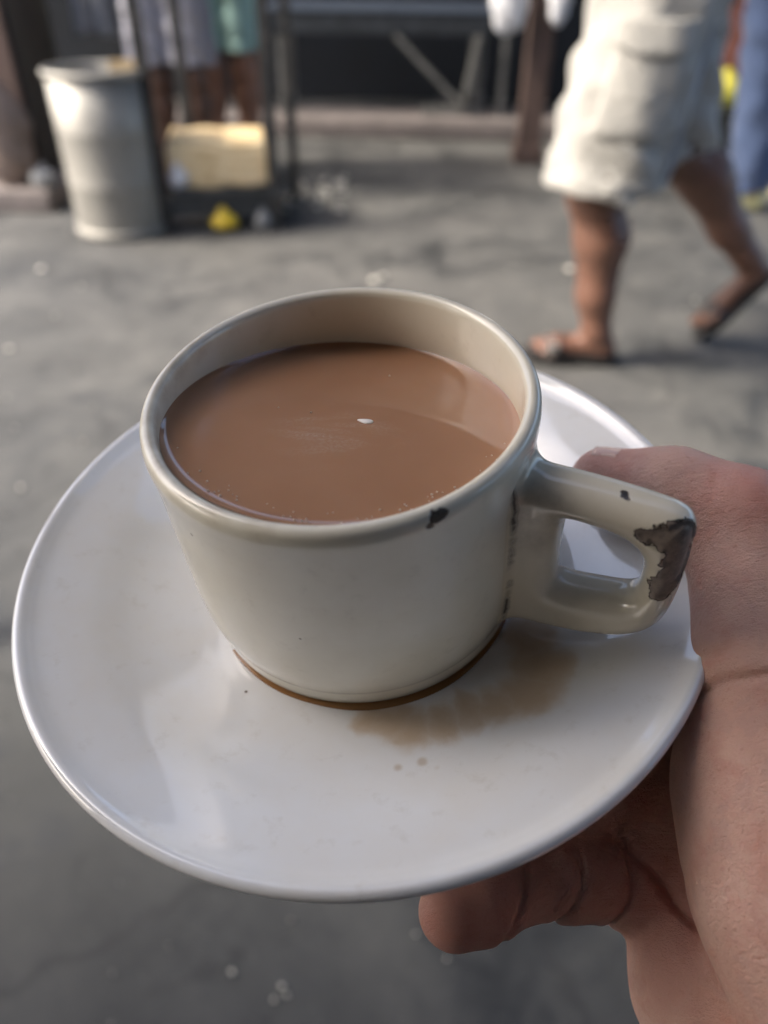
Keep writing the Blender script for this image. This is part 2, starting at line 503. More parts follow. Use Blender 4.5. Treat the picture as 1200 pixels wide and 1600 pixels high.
PHI = R_(25)
dH = np.array([math.cos(PHI), -math.sin(PHI), 0.0])        # handle direction
pH = np.array([math.sin(PHI), math.cos(PHI), 0.0])        # across the handle (away from the viewer)
def glaze(name, col, warm, stains=None, chips=None, dirt=None, specks=True, rough=.10, seam=False, coat=1.0, relief=.35):
    m = Mat(name)
    o = m.obj()
    n = m.noise(45, 4, .6, o)
    c = m.mix(m.maprange(n, .35, .7), col, warm)
    n2 = m.noise(190, 5, .65, o)
    c = m.mix(m.maprange(n2, .58, .75, 0, .22), c, (0.42, .37, .28))
    if specks:
        v = m.voro(130, 'F1', o)
        g = m.noise(60, 2, .5, m.mapping(o, loc=(.3, .2, .1)))
        mk = m.math('MULTIPLY', m.maprange(v, .035, .06, 1, 0), m.maprange(g, .60, .66, 0, 1))
        c = m.mix(mk, c, (.10, .07, .045))
    r = m.maprange(n2, .3, .7, rough * .8, rough * 1.5)
    h = m.math('MULTIPLY', m.noise(70, 2, .5, o), 1.0)
    if dirt:
        for items, soft, dc, amt, wamp in dirt:
            mk = m.blobs(m.warp(o, 260, wamp), items, soft)
            mk = m.math('MULTIPLY', mk, m.maprange(m.noise(320, 4, .7, o), .3, .65, amt * .35, amt))
            c = m.mix(mk, c, dc)
    if seam:                                # dark grime caught in the joint between handle and cup
        dt = m.n.new('ShaderNodeVectorMath'); dt.operation = 'DOT_PRODUCT'; m.lk(m.warp(o, 420, .0010), dt.inputs[0]); dt.inputs[1].default_value = tuple(pH)
        dr = m.n.new('ShaderNodeVectorMath'); dr.operation = 'DOT_PRODUCT'; m.lk(o, dr.inputs[0]); dr.inputs[1].default_value = tuple(dH)
        mk = m.maprange(m.math('ABSOLUTE', m.math('ADD', dt.outputs['Value'], .0072)), .0001, .0008, 1, 0)
        mk = m.math('MULTIPLY', mk, m.maprange(dr.outputs['Value'], .0405, .0415, 1, 0))
        mk = m.math('MULTIPLY', mk, m.maprange(m.noise(80, 3, .6, m.mapping(o, scale=(.2, .2, 1.2), loc=(0, 0, .013))), .40, .52, 0, .9))
        c = m.mix(mk, c, (.025, .018, .012))
        r = m.math('MAXIMUM', r, m.math('MULTIPLY', mk, .7))
    if stains:
        for items, soft, dc, amt, wamp in stains:
            mk = m.blobs(m.warp(m.warp(o, 55, wamp), 240, wamp * .35), items, soft)
            c = m.mix(m.math('MULTIPLY', mk, amt), c, dc)
    if chips:
        for items, dc, wamp in chips:
            mk = m.blobs(m.warp(o, 330, wamp), items, .00012)
            cc = m.ramp(m.noise(600, 4, .7, o), [(.3, tuple(q * .55 for q in dc)), (.7, dc)])
            edge = m.blobs(m.warp(o, 330, wamp), [(a, b + .0003) for a, b in items], .0002)
            c = m.mix(edge, c, (.05, .035, .025))
            c = m.mix(mk, c, cc)
            r = m.math('MAXIMUM', r, m.math('MULTIPLY', mk, .75))
            h = m.math('SUBTRACT', h, m.math('MULTIPLY', edge, 2.5))
            h = m.math('ADD', h, m.math('MULTIPLY', m.math('MULTIPLY', mk, m.noise(900, 3, .7, o)), 1.5))
    m.set(Base_Color=c, Roughness=r, Specular_IOR_Level=.55)
    m.b.inputs['Coat Weight'].default_value = coat
    m.b.inputs['Coat IOR'].default_value = 1.5
    m.b.inputs['Coat Roughness'].default_value = .03
    m.bump(h, relief, .0003)
    return m.m

# ---- saucer
sau = smooth_profile([(0, -58.9), (20, -58.9), (38, -58.7), (44, -58.1), (51, -56.4), (57, -54.0), (61.5, -51.6), (65.5, -49.6), (70.5, -47.7),
                      (75.5, -46.0), (77.6, -44.9), (79.2, -43.9), (80.5, -43.9), (81.4, -44.9), (81.3, -46.4), (80.2, -47.7), (77.5, -48.8), (71, -51.6), (60, -56.8),
                      (50, -60.8), (43.5, -62.8), (43, -65.3), (41, -65.6), (39.2, -65.2), (38.5, -62.8), (0, -62.6)], 7)
V, F = lathe([(r * MM, z * MM) for r, z in sau], 220)
stain_pts = [((.003, -.0405, -.0583), .0036), ((.007, -.042, -.0583), .0048), ((.011, -.0445, -.058), .0050), ((.017, -.0435, -.058), .0046), ((.024, -.0405, -.058), .0048),
             ((.030, -.0395, -.058), .0052), ((.037, -.037, -.0578), .0065), ((.040, -.030, -.0578), .0065), ((.039, -.022, -.0578), .006)]
drops = [((.008, -.0535, -.0553), .0008), ((.013, -.0525, -.0555), .0011), ((.016, -.0545, -.055), .0007)]
saucer_mat = glaze('saucer_glaze', (.79, .80, .80), (.77, .755, .72),
                   stains=[([(p_, r_0 * 1.12) for p_, r_0 in stain_pts], .0022, (.58, .42, .23), .5, .009), ([(p_, r_0 * .80) for p_, r_0 in stain_pts], .0030, (.46, .28, .12), .45, .013), (drops, .0006, (.45, .32, .18), .5, .002)], rough=.045, relief=.12)
saucer = link('saucer', mesh('saucer', V, F), saucer_mat)
saucer.matrix_world = CUPM
tag(saucer, 'glossy white saucer with tea stains held under the cup', 'saucer')
# wet ring of spilled tea around the foot
wet = Mat('spilled_tea')
wet.set(Base_Color=(.30, .15, .055), Roughness=.04, Specular_IOR_Level=.5)
V, F = [], []
NT = 120
for i in range(NT + 1):
    t = 3.75 + 2.1 * i / NT
    e_ = math.sin(math.pi * i / NT) ** .6; grow = e_ * (.30 + .75 * math.exp(-((t - 5.0) / .5) ** 2) + .10 * math.sin(11 * t))
    for dr, dz in ((-1.2, .15), (-.3, .22 * e_), (grow * .7 - .2, .10 * e_), (grow - .1, -.5)):
        r = 37.75 + dr
        V.append((r * math.cos(t) * MM, r * math.sin(t) * MM, (-58.45 + dz) * MM))
for i in range(NT):
    for k in range(3):
        F.append((i * 4 + k, i * 4 + 4 + k, i * 4 + 5 + k, i * 4 + 1 + k))
spill = link('spilled_tea', mesh('spilled_tea', V, F), wet.m)
spill.matrix_world = CUPM
tag(spill, 'thin brown ring of spilled tea around the foot of the cup', 'spill')

# ---- cup
cup_out = [(37.2, -.35), (38.0, .0), (38.9, -.25), (39.6, -1.1), (39.95, -2.8), (39.9, -4.6), (39.75, -6.4), (39.62, -8.5), (39.5, -12), (39.45, -24), (39.5, -36),
           (39.35, -43), (38.9, -48), (38.2, -51.5), (37.75, -53), (37.65, -54.2), (37.5, -56), (37.0, -57.8), (36.2, -58.1), (34, -57.9), (33, -56), (0, -55.5)]
cup_in = [(0, -52), (20, -51.8), (31, -50), (35.0, -44), (36.1, -34), (36.3, -20), (36.35, -8), (36.5, -2.5), (36.75, -1.0), (37.2, -.35)]
prof = smooth_profile(cup_out[::-1], 6)[:-1][::-1]
prof = smooth_profile(cup_in + cup_out[1:], 6)
V, F = lathe([(r * MM, z * MM) for r, z in prof], 220)
F = [f[::-1] for f in F]
def HP(r, h, w=0.0):
    q = dH * r + pH * w; return (q[0] * MM, q[1] * MM, -h * MM)
chip_rim = [((.0172, -.0352, -.0016), .0011), ((.0184, -.0349, -.0012), .0008), ((.0162, -.0358, -.0026), .0007)]
lip_dirt = [((.0372 * math.cos(t), .0372 * math.sin(t), -.001), .0026) for t in np.linspace(2.6, 4.4, 9)]
scr = [((-.0335 + .0012 * i, -.021 - .0007 * i, -.020 - .0024 * i), .00035) for i in range(5)]
cup_mat = glaze('cup_glaze', (.75, .71, .59), (.69, .64, .51),
                chips=[(chip_rim, (.09, .075, .055), .0024)],
                dirt=[(lip_dirt, .002, (.30, .20, .11), .35, .004), (scr, .0002, (.16, .12, .08), .7, .0016)], rough=.16, coat=.35)
cup = link('teacup', mesh('teacup', V, F), cup_mat)
cup.matrix_world = CUPM
tag(cup, 'cream glazed teacup with chipped rim and handle full of milky tea', 'cup')

# handle: rounded D with a hole, filleted into the cup wall
def poly_sdf(pts):
    pts = np.array(pts, float)
    def fn(X):
        d = np.full(len(X), 1e9); s = np.ones(len(X))
        n = len(pts)
        for i in range(n):
            a, b = pts[i], pts[i - 1]
            e = b - a; w = X - a
            t = np.clip((w @ e) / (e @ e), 0, 1)
            q = w - t[:, None] * e
            d = np.minimum(d, (q * q).sum(1))
            c1 = X[:, 1] >= a[1]; c2 = X[:, 1] < b[1]; c3 = e[0] * w[:, 1] > e[1] * w[:, 0]
            flip = (c1 & c2 & c3) | (~c1 & ~c2 & ~c3)
            s = np.where(flip, -s, s)
        return s * np.sqrt(d)
    return fn
def rounded(pts, it=2):
    for _ in range(it):
        q = []
        for i in range(len(pts)):
            a = np.array(pts[i]); b = np.array(pts[(i + 1) % len(pts)])
            q += [tuple(a * .75 + b * .25), tuple(a * .25 + b * .75)]
        pts = q
    return pts
outer = poly_sdf(rounded([(30, 8.2), (50, 8.2), (62, 8.8), (67.8, 9.6), (70.8, 11.5), (71.4, 16), (71.4, 33), (70.2, 40.5), (66.0, 46), (59, 49.0), (50, 51.0), (30, 53)], 2))
hole = poly_sdf(rounded([(47.6, 17.4), (50, 16.6), (57, 17.2), (61.4, 19.2), (64.0, 23.5), (64.0, 32.0), (61.8, 35.0), (56, 36.2), (50, 37.2), (47.6, 36.6)], 2))
fh = Field()
RR, HT = 5.3, 5.6
def handle_fn(P):
    Q = P / MM
    r = Q @ dH; w = Q @ pH; h = -Q[:, 2]
    X = np.stack([r, h], 1)
    d2 = np.maximum(outer(X), -hole(X))
    # a broad rounding on the outside, the same round-over round the hole
    wx = d2 + RR; wy = np.abs(w) - (HT - RR) + 0.02 * np.maximum(r - 55, 0)
    d = np.minimum(np.maximum(wx, wy), 0) + np.sqrt(np.maximum(wx, 0) ** 2 + np.maximum(wy, 0) ** 2) - RR
    return d * MM
def cup_solid(P):
    Q = P / MM
    r = np.hypot(Q[:, 0], Q[:, 1])
    zz = np.array([z for _, z in cup_out[1:18]])[::-1]; rr_ = np.array([q for q, _ in cup_out[1:18]])[::-1]
    R0 = np.interp(Q[:, 2], zz, rr_)
    return (np.maximum(r - R0, np.maximum(Q[:, 2] + 0.5, -58 - Q[:, 2])) + 0.12) * MM
fh.add(cup_solid, (-.05, -.05, -.06), (.05, .05, 0))
fh.add(handle_fn, (.02, -.05, -.06), (.09, .03, 0), k=.0045)
chip_h = [(HP(68.9, 14.0, -3), .0036), (HP(65.9, 13.4, -5.5), .0027), (HP(63.2, 13.2, -6), .0016), (HP(70.2, 18, -3), .0038), (HP(70.0, 22.5, -3.5), .0036), (HP(68.6, 26.5, -5), .0030), (HP(66.2, 28.0, -6), .0022)]
def chip_fn(P):
    m = np.zeros(len(P))
    for c_, r_0 in chip_h:
        d_ = np.sqrt(((P - np.array(c_)) ** 2).sum(1)); m = np.maximum(m, np.clip((r_0 - d_) / .0009 + .3, 0, 1))
    return .00055 * m * m * (3 - 2 * m)
fh.add(chip_fn, (.05, -.05, -.04), (.08, .0, 0), 0, 'add')
fh.half(HP(36.9, 0), tuple(-dH))
hm = fh.mesh('handle', (.018, -.052, -.060), (.084, .022, .002), .00062)
chip_s = [(HP(57.8, 8.0, -1.0), .0006), (HP(58.4, 8.1, -1.6), .0005)]
hdirt = [(HP(44, 13, -6), .006), (HP(50, 17, -6), .005), (HP(58, 18.5, -6), .005), (HP(44, 22, -7), .004)]
handle_mat = glaze('handle_glaze', (.69, .64, .52), (.62, .56, .43), chips=[(chip_h, (.26, .205, .165), .0040), (chip_s, (.03, .025, .02), .0022)],
                   seam=True, dirt=[(hdirt, .003, (.20, .15, .10), .38, .004)], rough=.15, coat=.4)
handle = link('handle', hm, handle_mat, cup)
handle['label'] = 'cream handle with brown bare clay where the glaze broke off'

# drip hanging on the outside of the cup
fd = Field()
fd.ell((0, 0, 0), (.0013, .0015, .0030), k=0).ell((0, 0, -.0018), (.0015, .0017, .0018), k=.001)
drip = link('tea_drip', fd.mesh('tea_drip', (-.003, -.003, -.006), (.003, .003, .005), .0003), wet.m, cup)
drip.location = (-.0392, -.0010, -.0165)

# ---- tea: a level surface inside the tilted cup
UPc = (CUPI.to_3x3() @ Vector((0, 0, 1))).normalized()      # world up seen from the cup
u = np.array(UPc)
e1 = np.array([1.0, 0, 0]); e1 -= u * (e1 @ u); e1 /= np.linalg.norm(e1); e2 = np.cross(u, e1)
TC = np.array([0, 0, -9.2])
zi = np.array([z for _, z in cup_in])[::1]; ri = np.array([r for r, _ in cup_in])
def rin(z): return np.interp(z, zi, ri)
V, F = [], []
NT = 200
radii = [0, .12, .25, .38, .5, .6, .7, .76, .80, .83, .855, .875, .892, .907, .92, .932, .943, .953, .962, .970, .978, .985, .992, 1.0, 1.004]
for i in range(NT):
    t = 2 * math.pi * i / NT
    d = e1 * math.cos(t) + e2 * math.sin(t)
    lo, hi = 0.0, 45.0
    for _ in range(40):
        s = (lo + hi) / 2; P = TC + d * s
        if math.hypot(P[0], P[1]) < rin(P[2]) + .05: lo = s
        else: hi = s
    R0 = lo
    for q in radii:
        s = q * R0
        men = 1.6 * math.exp(-(R0 - s) / 1.7) if q <= 1 else 1.7
        rip = .020 * math.sin(s * .55 + 2 * t) * math.exp(-((s - 12) / 9) ** 2)
        P = TC + d * s + u * (men + rip)
        V.append(tuple(P * MM))
m_ = len(radii)
for i in range(NT):
    j = (i + 1) % NT
    for k in range(m_ - 1):
        F.append((i * m_ + k, i * m_ + k + 1, j * m_ + k + 1, j * m_ + k))
tm = Mat('milky_tea')
o = tm.obj()
sw = tm.warp(tm.mapping(o, loc=(.004, .004, 0)), 28, .012, 2)
swl = tm.noise(85, 5, .6, tm.mapping(sw, scale=(.35, 1.3, 1)), 1.2)
film = tm.blobs(tm.warp(o, 60, .014), [((-.003, -.0055, -.0085), .0085), ((.004, -.0045, -.0085), .007)], .006)
fr = tm.math('MULTIPLY', film, tm.maprange(swl, .45, .68))
foam = tm.noise(1500, 2, .5, o)
c = tm.ramp(tm.noise(38, 3, .5, sw), [(.3, (.35, .186, .106)), (.7, (.40, .222, .132))])
c = tm.mix(tm.math('MULTIPLY', fr, tm.maprange(foam, .42, .62, .18, .6)), c, (.50, .37, .27))
tm.set(Base_Color=c, Roughness=tm.maprange(fr, 0, 1, .06, .3), Subsurface_Weight=.25, Subsurface_Radius=(.9, .45, .22), Specular_IOR_Level=.9, IOR=1.45)
tm.b.inputs['Subsurface Scale'].default_value = .004
tm.bump(tm.noise(55, 2, .5, sw), .06, .0006)
tea = link('milky_tea', mesh('milky_tea', V, F), tm.m)
tea.matrix_world = CUPM
tag(tea, 'milky brown tea with a swirl of foam filling the cup', 'tea')
ff = Field(); ff.ell((0, 0, 0), (1.3 * MM, .75 * MM, .3 * MM), (0, 0, -.15)); ff.ell((-1.2 * MM, .45 * MM, 0), (1.0 * MM, .35 * MM, .25 * MM), (0, 0, -.3), k=.0005)  # bright reflection on the tea, modelled as a thin white fleck
glint_m = Mat('glint_white'); glint_m.set(Base_Color=(.86, .82, .76), Roughness=.25)
fo = link('tea_glint', ff.mesh('tea_glint', (-.004, -.003, -.0015), (.004, .003, .0015), .0002), glint_m.m, tea)
fo.location = tuple((TC + e1 * 4.9 + e2 * 0.6 + u * .1) * MM); fo['label'] = 'small white glint shaped as a fleck on the tea'
# tiny bubbles along the near edge
bub = bmesh.new()
for i in range(58):
    t = random.uniform(-2.9, -.2) if i < 55 else random.uniform(0, 6.28)
    s = random.uniform(30.2, 34.4) if i < 55 else random.uniform(5, 28)
    d = e1 * math.cos(t) + e2 * math.sin(t)
    P = (TC + d * s + u * (.1 + 1.4 * math.exp(-(35.8 - s) / 1.0))) * MM
    r = random.uniform(.00012, .00028)
    bmesh.ops.create_icosphere(bub, subdivisions=1, radius=r, matrix=Matrix.Translation(P))
bm_ = Mat('tea_bubble'); bm_.set(Base_Color=(.70, .56, .44), Roughness=.05)
bo = link('bubbles', from_bm('bubbles', bub, True), bm_.m, tea)
bo['kind'] = 'stuff'

# ---- hand
fk = Field()
def mmv(*p): return tuple(q * MM for q in p)
def ch(pts, rad, k, kin=4): fk.chain([mmv(*p) for p in pts], [r * MM for r in rad], k * MM, kin * MM)
# palm and wrist first
W = (104, -132, -97)
ch([(92, -52, -86), (96, -84, -92), W], [14, 17, 21], 0)                        # middle of the palm to the wrist
ch([(69, -62, -94), (71, -84, -98), (84, -122, -104)], [13, 15.5, 19], 7)        # little-finger side
ch([(98, -14, -70), (104, -50, -76), (108, -96, -84)], [12, 15, 20], 12)         # index side
ch([(82, -38, -51), (81.5, -58, -60), (82.5, -76, -66), (93, -112, -82)], [12.3, 16.0, 17.0, 21], 6, 12)    # ball of the thumb
ch([W, (120, -170, -104), (136, -225, -108), (146, -262, -110)], [23, 26, 31, 33], 14, 20)      # forearm
# fingers under the saucer, curled to the left
ch([(92, -6, -70), (62, -6, -69), (40, -7, -74.5), (26, -8, -75.5)], [10.5, 9.2, 8.2, 7.4], 9)
ch([(88, -26, -78), (55, -29, -75), (30, -33, -75), (14, -36, -75.5)], [10.5, 9.4, 8.4, 7.6], 8)
ch([(80, -44, -86), (52, -48, -79), (29, -52, -75), (15, -54, -74)], [10.2, 9.0, 8.2, 7.4], 5)
ch([(67, -58, -92), (54.5, -64.3, -89.5), (42.3, -65.8, -84), (29.8, -67.8, -80)], [10.5, 9.6, 8.6, 7.5], 5, 2)
ch([(30.5, -68.5, -80), (24, -71.5, -78), (18.2, -74.2, -76.5)], [7.6, 8.1, 7.4], 2.5, 3)
# thumb over the rim
ch([(82, -38, -51), (85, -22, -43.5), (85.5, -7, -38.5), (74, 3.0, -39), (60.5, 12.0, -41.5)], [12.3, 11.0, 12.0, 10.6, 8.4], 8, 6)
# folds of the skin where the joints bend
def fold(c, axis, side, depth, w, R):
    c = np.array(mmv(*c)); axis = np.array(axis, float); axis /= np.linalg.norm(axis); side = np.array(side, float); side /= np.linalg.norm(side)
    depth, w, R = depth * MM, w * MM, R * MM
    def fn(P):
        q = P - c; t = q @ axis + .0006 * np.sin(q @ np.cross(axis, side) * 420); rho = np.sqrt((q * q).sum(1))
        m = np.clip((q @ side) / (rho + 1e-9) * 1.6 + .3, 0, 1)
        return depth * np.exp(-(t / w) ** 2) * np.exp(-(rho / R) ** 4) * m
    fk.add(fn, c - R * 1.5, c + R * 1.5, 0, 'add')
VIEW = (-.35, -.75, .6)
fold((82, -39, -51), (-.25, 1, .38), VIEW, 1.7, 1.0, 18)
fold((82.5, -35.5, -49.5), (.05, 1, .45), VIEW, .5, .8, 17)
fold((30.2, -68.2, -80), (1, -.25, -.3), VIEW, 1.6, .9, 11)
fold((41.3, -65.8, -84), (1, -.15, -.4), VIEW, 1.5, .9, 11)
fold((53, -64.3, -89), (1, -.1, -.3), VIEW, 1.7, .9, 13)
fold((62, -68, -88), (.75, .65, .1), VIEW, 1.6, 1.2, 16)
for t_ in (-3.2, -1.2, 1.0, 3.0): fold((85.5 - t_ * .75, -7 + t_ * .62, -38.5), (-.75, .62, 0), (.35, .3, .9), .32, .6, 14)
hand_me = fk.mesh('person', mmv(4, -262, -150), mmv(182, 32, -20), 1.0 * MM)
sk = Mat('skin')
o = sk.obj()
n1 = sk.noise(26, 4, .6, o)
n2 = sk.noise(120, 4, .65, o)
c = sk.ramp(n1, [(.3, (.50, .28, .22)), (.55, (.58, .36, .29)), (.75, (.63, .42, .345))])
c = sk.mix(sk.maprange(n2, .5, .75, 0, .45), c, (.44, .17, .125))
vein = sk.noise(42, 2, .5, o, 2.5)
c = sk.mix(sk.maprange(vein, .54, .62, 0, .22, True), c, (.40, .27, .24))
fr_k = sk.noise(700, 3, .6, o)
c = sk.mix(sk.maprange(fr_k, .60, .72, 0, .35), c, (.36, .16, .11))
red = sk.blobs(sk.warp(o, 60, .012), [(mmv(86, -7, -28), .010), (mmv(18, -76, -72), .011), (mmv(62, 12, -38), .010), (mmv(66, -72, -86), .014)], .009)
c = sk.mix(sk.math('MULTIPLY', red, .5), c, (.50, .18, .14))
vor = sk.voro(1900, 'DISTANCE_TO_EDGE', sk.mapping(sk.warp(o, 500, .0009), scale=(.75, 1.2, 1.2)))
lines = sk.noise(330, 5, .6, sk.mapping(o, scale=(.35, 2.6, 2.6), rot=(.2, .1, .25)), .5)
hgt = sk.math('ADD', sk.math('MULTIPLY', sk.maprange(vor, 0, .12), .16), lines)
sk.set(Base_Color=c, Roughness=sk.maprange(n2, .3, .7, .36, .52), Subsurface_Weight=.22, Subsurface_Radius=(1.0, .35, .18), Specular_IOR_Level=.42)
sk.b.inputs['Subsurface Scale'].default_value = .004
hgt = sk.math('ADD', hgt, sk.math('MULTIPLY', sk.noise(1400, 3, .6, o), .5))
sk.bump(hgt, .8, .0006)
hand = link('person', hand_me, sk.m)
hand.matrix_world = CUPM
# thumbnail: a curved plate on the far side of the thumb's end
V, F = [], []
ta = np.array([-.82, .55, -.17]); ta /= np.linalg.norm(ta)
tn = np.array([.26, .58, .74]); tn -= ta * (tn @ ta); tn /= np.linalg.norm(tn); ts = np.cross(ta, tn)
tc = np.array([62.2, 10.9, -41.2])
for i in range(11):
    for j in range(13):
        uu = -1 + 2 * i / 10; vv = -1 + 2 * j / 12
        k_ = math.sqrt(max(0, 1 - .36 * vv * vv)) if uu < 0 else 1 - .12 * vv * vv * uu
        a_ = vv * .78; R0 = 8.55 - .45 * uu
        p_ = tc + ta * (uu * 6.2 * k_ - .5) + (tn * math.cos(a_) + ts * math.sin(a_)) * (R0 + .20 - .25 * uu * uu)
        V.append(tuple(p_ * MM))
for i in range(10):
    for j in range(12):
        q = i * 13 + j; F.append((q, q + 1, q + 14, q + 13))
nm = Mat('nail'); nm.set(Base_Color=(.66, .44, .37), Roughness=.25)
nail = link('thumbnail', mesh('thumbnail', V, F), nm.m, hand)
md = nail.modifiers.new('thick', 'SOLIDIFY'); md.thickness = .0007; md.offset = -1
# the rest of the person stands behind the camera
shirt_n = plain('dark_navy_cotton', (.03, .032, .04), .9, scale=12)
bf = Field()
elb = np.array(CUPM @ Vector(mmv(150, -275, -111))); wr0 = np.array(CUPM @ Vector(mmv(128, -200, -106)))
sh0 = np.array((.20, -.37, 1.36))
bf.cone((0, -.37, .85), (0, -.37, 1.30), .175, .180); bf.cone((-.15, -.37, 1.36), (.15, -.37, 1.36), .085, .085, .08)
bf.cone(sh0, elb, .075, .058, .04); bf.cone(elb, wr0, .054, .046, .02)
bf.cone((-.20, -.37, 1.36), (-.27, -.22, 1.10), .075, .058, .04)
bf.half((0, 0, .80), (0, 0, -1))
so = link('shirt', bf.mesh('shirt', (-.42, -.62, .72), (.42, .05, 1.50), .010), shirt_n, hand); so.matrix_parent_inverse = CUPI
bf = Field()
bf.cone((-.06, -.37, .88), (.06, -.37, .88), .145, .145)
for x_ in (-.10, .10): bf.cone((x_, -.37, .85), (x_ * 1.1, -.35, .05), .10, .07, .03)
bf.half((0, 0, .93), (0, 0, 1))
so = link('trousers', bf.mesh('trousers', (-.3, -.6, -.05), (.3, -.15, 1.0), .012), plain('charcoal_cotton', (.06, .06, .06), .9, scale=12), hand); so.matrix_parent_inverse = CUPI
bf = Field(); bf.cone((0, -.37, 1.38), (0, -.35, 1.52), .055, .052); bf.ell((0, -.33, 1.63), (.078, .095, .118), k=.03); bf.cone((0, -.235, 1.63), (0, -.218, 1.60), .011, .015, .015)
so = link('head', bf.mesh('head', (-.15, -.5, 1.30), (.15, -.16, 1.80), .008), sk.m, hand); so.matrix_parent_inverse = CUPI
tag(hand, 'bare right hand holding the saucer with its thumb over the rim', 'person')


# ================================================================== STREET OBJECTS
def rel(p, o): return tuple(np.array(p, float) - np.array(o, float))

# ---- stainless steel bin at the left
def steel_mat(name, tint):
    m = Mat(name); o = m.obj()
    n = m.noise(3.5, 4, .6, m.mapping(o, scale=(6, 6, .6)))
    d = m.noise(9, 5, .7, o)
    c = m.mix(m.maprange(d, .5, .75, 0, .6), tint, tuple(q * .5 for q in tint))
    m.set(Base_Color=c, Metallic=.7, Roughness=m.maprange(n, .3, .7, .55, .7))
    m.bump(m.noise(5, 2, .5, o), .06, .008)
    return m.m
steel = steel_mat('brushed_stainless', (.34, .33, .30))
BIN = (-1.185, 3.47, 0)
bn = empty('steel_bin', BIN)
def lathe_obj(name, prof, mat, parent, n=72, loc=(0, 0, 0), flip=False):
    V, F = lathe(prof, n)
    if flip: F = [f[::-1] for f in F]
    o = link(name, mesh(name, V, F), mat, parent); o.location = loc
    return o
lathe_obj('body', [(0, .012), (.192, .012), (.193, .03), (.1935, .2), (.1945, .205), (.1945, .213), (.1935, .218), (.194, .40), (.195, .405), (.195, .413), (.194, .418), (.195, .61),
                   (.191, .61), (.189, .32), (.188, .02), (0, .02)], steel, bn, flip=True)
lathe_obj('rim', [(.190, .605), (.200, .603), (.207, .608), (.209, .617), (.205, .626), (.197, .629), (.191, .625), (.190, .605)], steel, bn, flip=True)
lathe_obj('base_ring', [(.188, 0), (.200, 0), (.203, .006), (.203, .028), (.199, .034), (.190, .036), (.188, 0)], steel, bn, flip=True)
tag(bn, 'tall dull stainless steel bin with rolled rim beside the rack', 'bin')
wood_pale = plain('pale_board', (.50, .38, .22), .7, scale=18)
bo2 = box('offcut_board', (.13, .02, .20), (-1.10, 3.60, .54), wood_pale, bev=.004, rot=Euler((-.18, 0, .25)))
tag(bo2, 'pale board end sticking up at the back of the steel bin', 'board')

# ---- steel rack
RK = (-.75, 3.52, 0)
rk = empty('steel_rack', RK)
fl, fr_ = (-.235, -.08), (.245, .0)
for (x, y) in (fl, fr_, (-.205, .44), (.275, .50)):
    box('post', (.045, .045, 1.15), (x, y, .575), steel_worn, rk, .003)
yaw = math.atan2(.08, .48)
for z, t in ((.155, .022),):
    box('shelf', (.50, .54, t), (.022, .20, z), steel_dark, rk, .004, Euler((0, 0, yaw)))
box('front_rail', (.455, .022, .085), (.005, -.035, .10), steel_dark, rk, .003, Euler((0, 0, yaw)))
box('top_rail', (.455, .022, .04), (.035, .47, 1.11), steel_dark, rk, .003, Euler((0, 0, yaw)))
box('top_rail', (.455, .022, .04), (.005, -.035, 1.11), steel_dark, rk, .003, Euler((0, 0, yaw)))
tag(rk, 'dark worn steel rack with a low shelf beside the bin', 'rack')

# tan package on the low shelf
fb = Field()
def rbox(c, half, r, yaw_=0.0):
    c = np.array(c); half = np.array(half) - r; ca, sa = math.cos(yaw_), math.sin(yaw_)
    def fn(P):
        q = P - c; q = np.stack([q[:, 0] * ca + q[:, 1] * sa, -q[:, 0] * sa + q[:, 1] * ca, q[:, 2]], 1)
        w = np.abs(q) - half
        return np.minimum(w.max(1), 0) + np.sqrt((np.maximum(w, 0) ** 2).sum(1)) - r
    R0 = np.linalg.norm(half) + r
    return fn, c - R0, c + R0
fb.add(*rbox((0, 0, .085), (.215, .15, .088), .012))
fb.add(*rbox((-.09, 0, .178), (.11, .14, .010), .006), k=.004)
fb.add(*rbox((.115, .005, .176), (.088, .14, .012), .006), k=.004)
fb.add(lambda P: .003 * np.sin(P[:, 0] * 38 + P[:, 2] * 55) * np.sin(P[:, 1] * 31 + 2 * P[:, 2] * 20) + .0025 * np.sin(P[:, 2] * 160 + 2 * np.sin(P[:, 0] * 14)), (-1, -1, -1), (1, 1, 1), 0, 'add')
pm = Mat('tan_sacking'); o = pm.obj()
pm.set(Base_Color=pm.ramp(pm.noise(9, 5, .6, o, .8), [(.3, (.58, .40, .19)), (.5, (.78, .60, .34)), (.75, (.84, .70, .46))]), Roughness=.75)
pm.bump(pm.noise(40, 4, .6, o), .4, .006)
pk = link('package', fb.mesh('package', (-.24, -.19, -.02), (.24, .19, .22), .007), pm.m)
pk.location = (-.765, 3.655, .169); pk.rotation_euler = (0, 0, yaw)
tag(pk, 'pale tan folded stack on the low shelf of the rack', 'package')

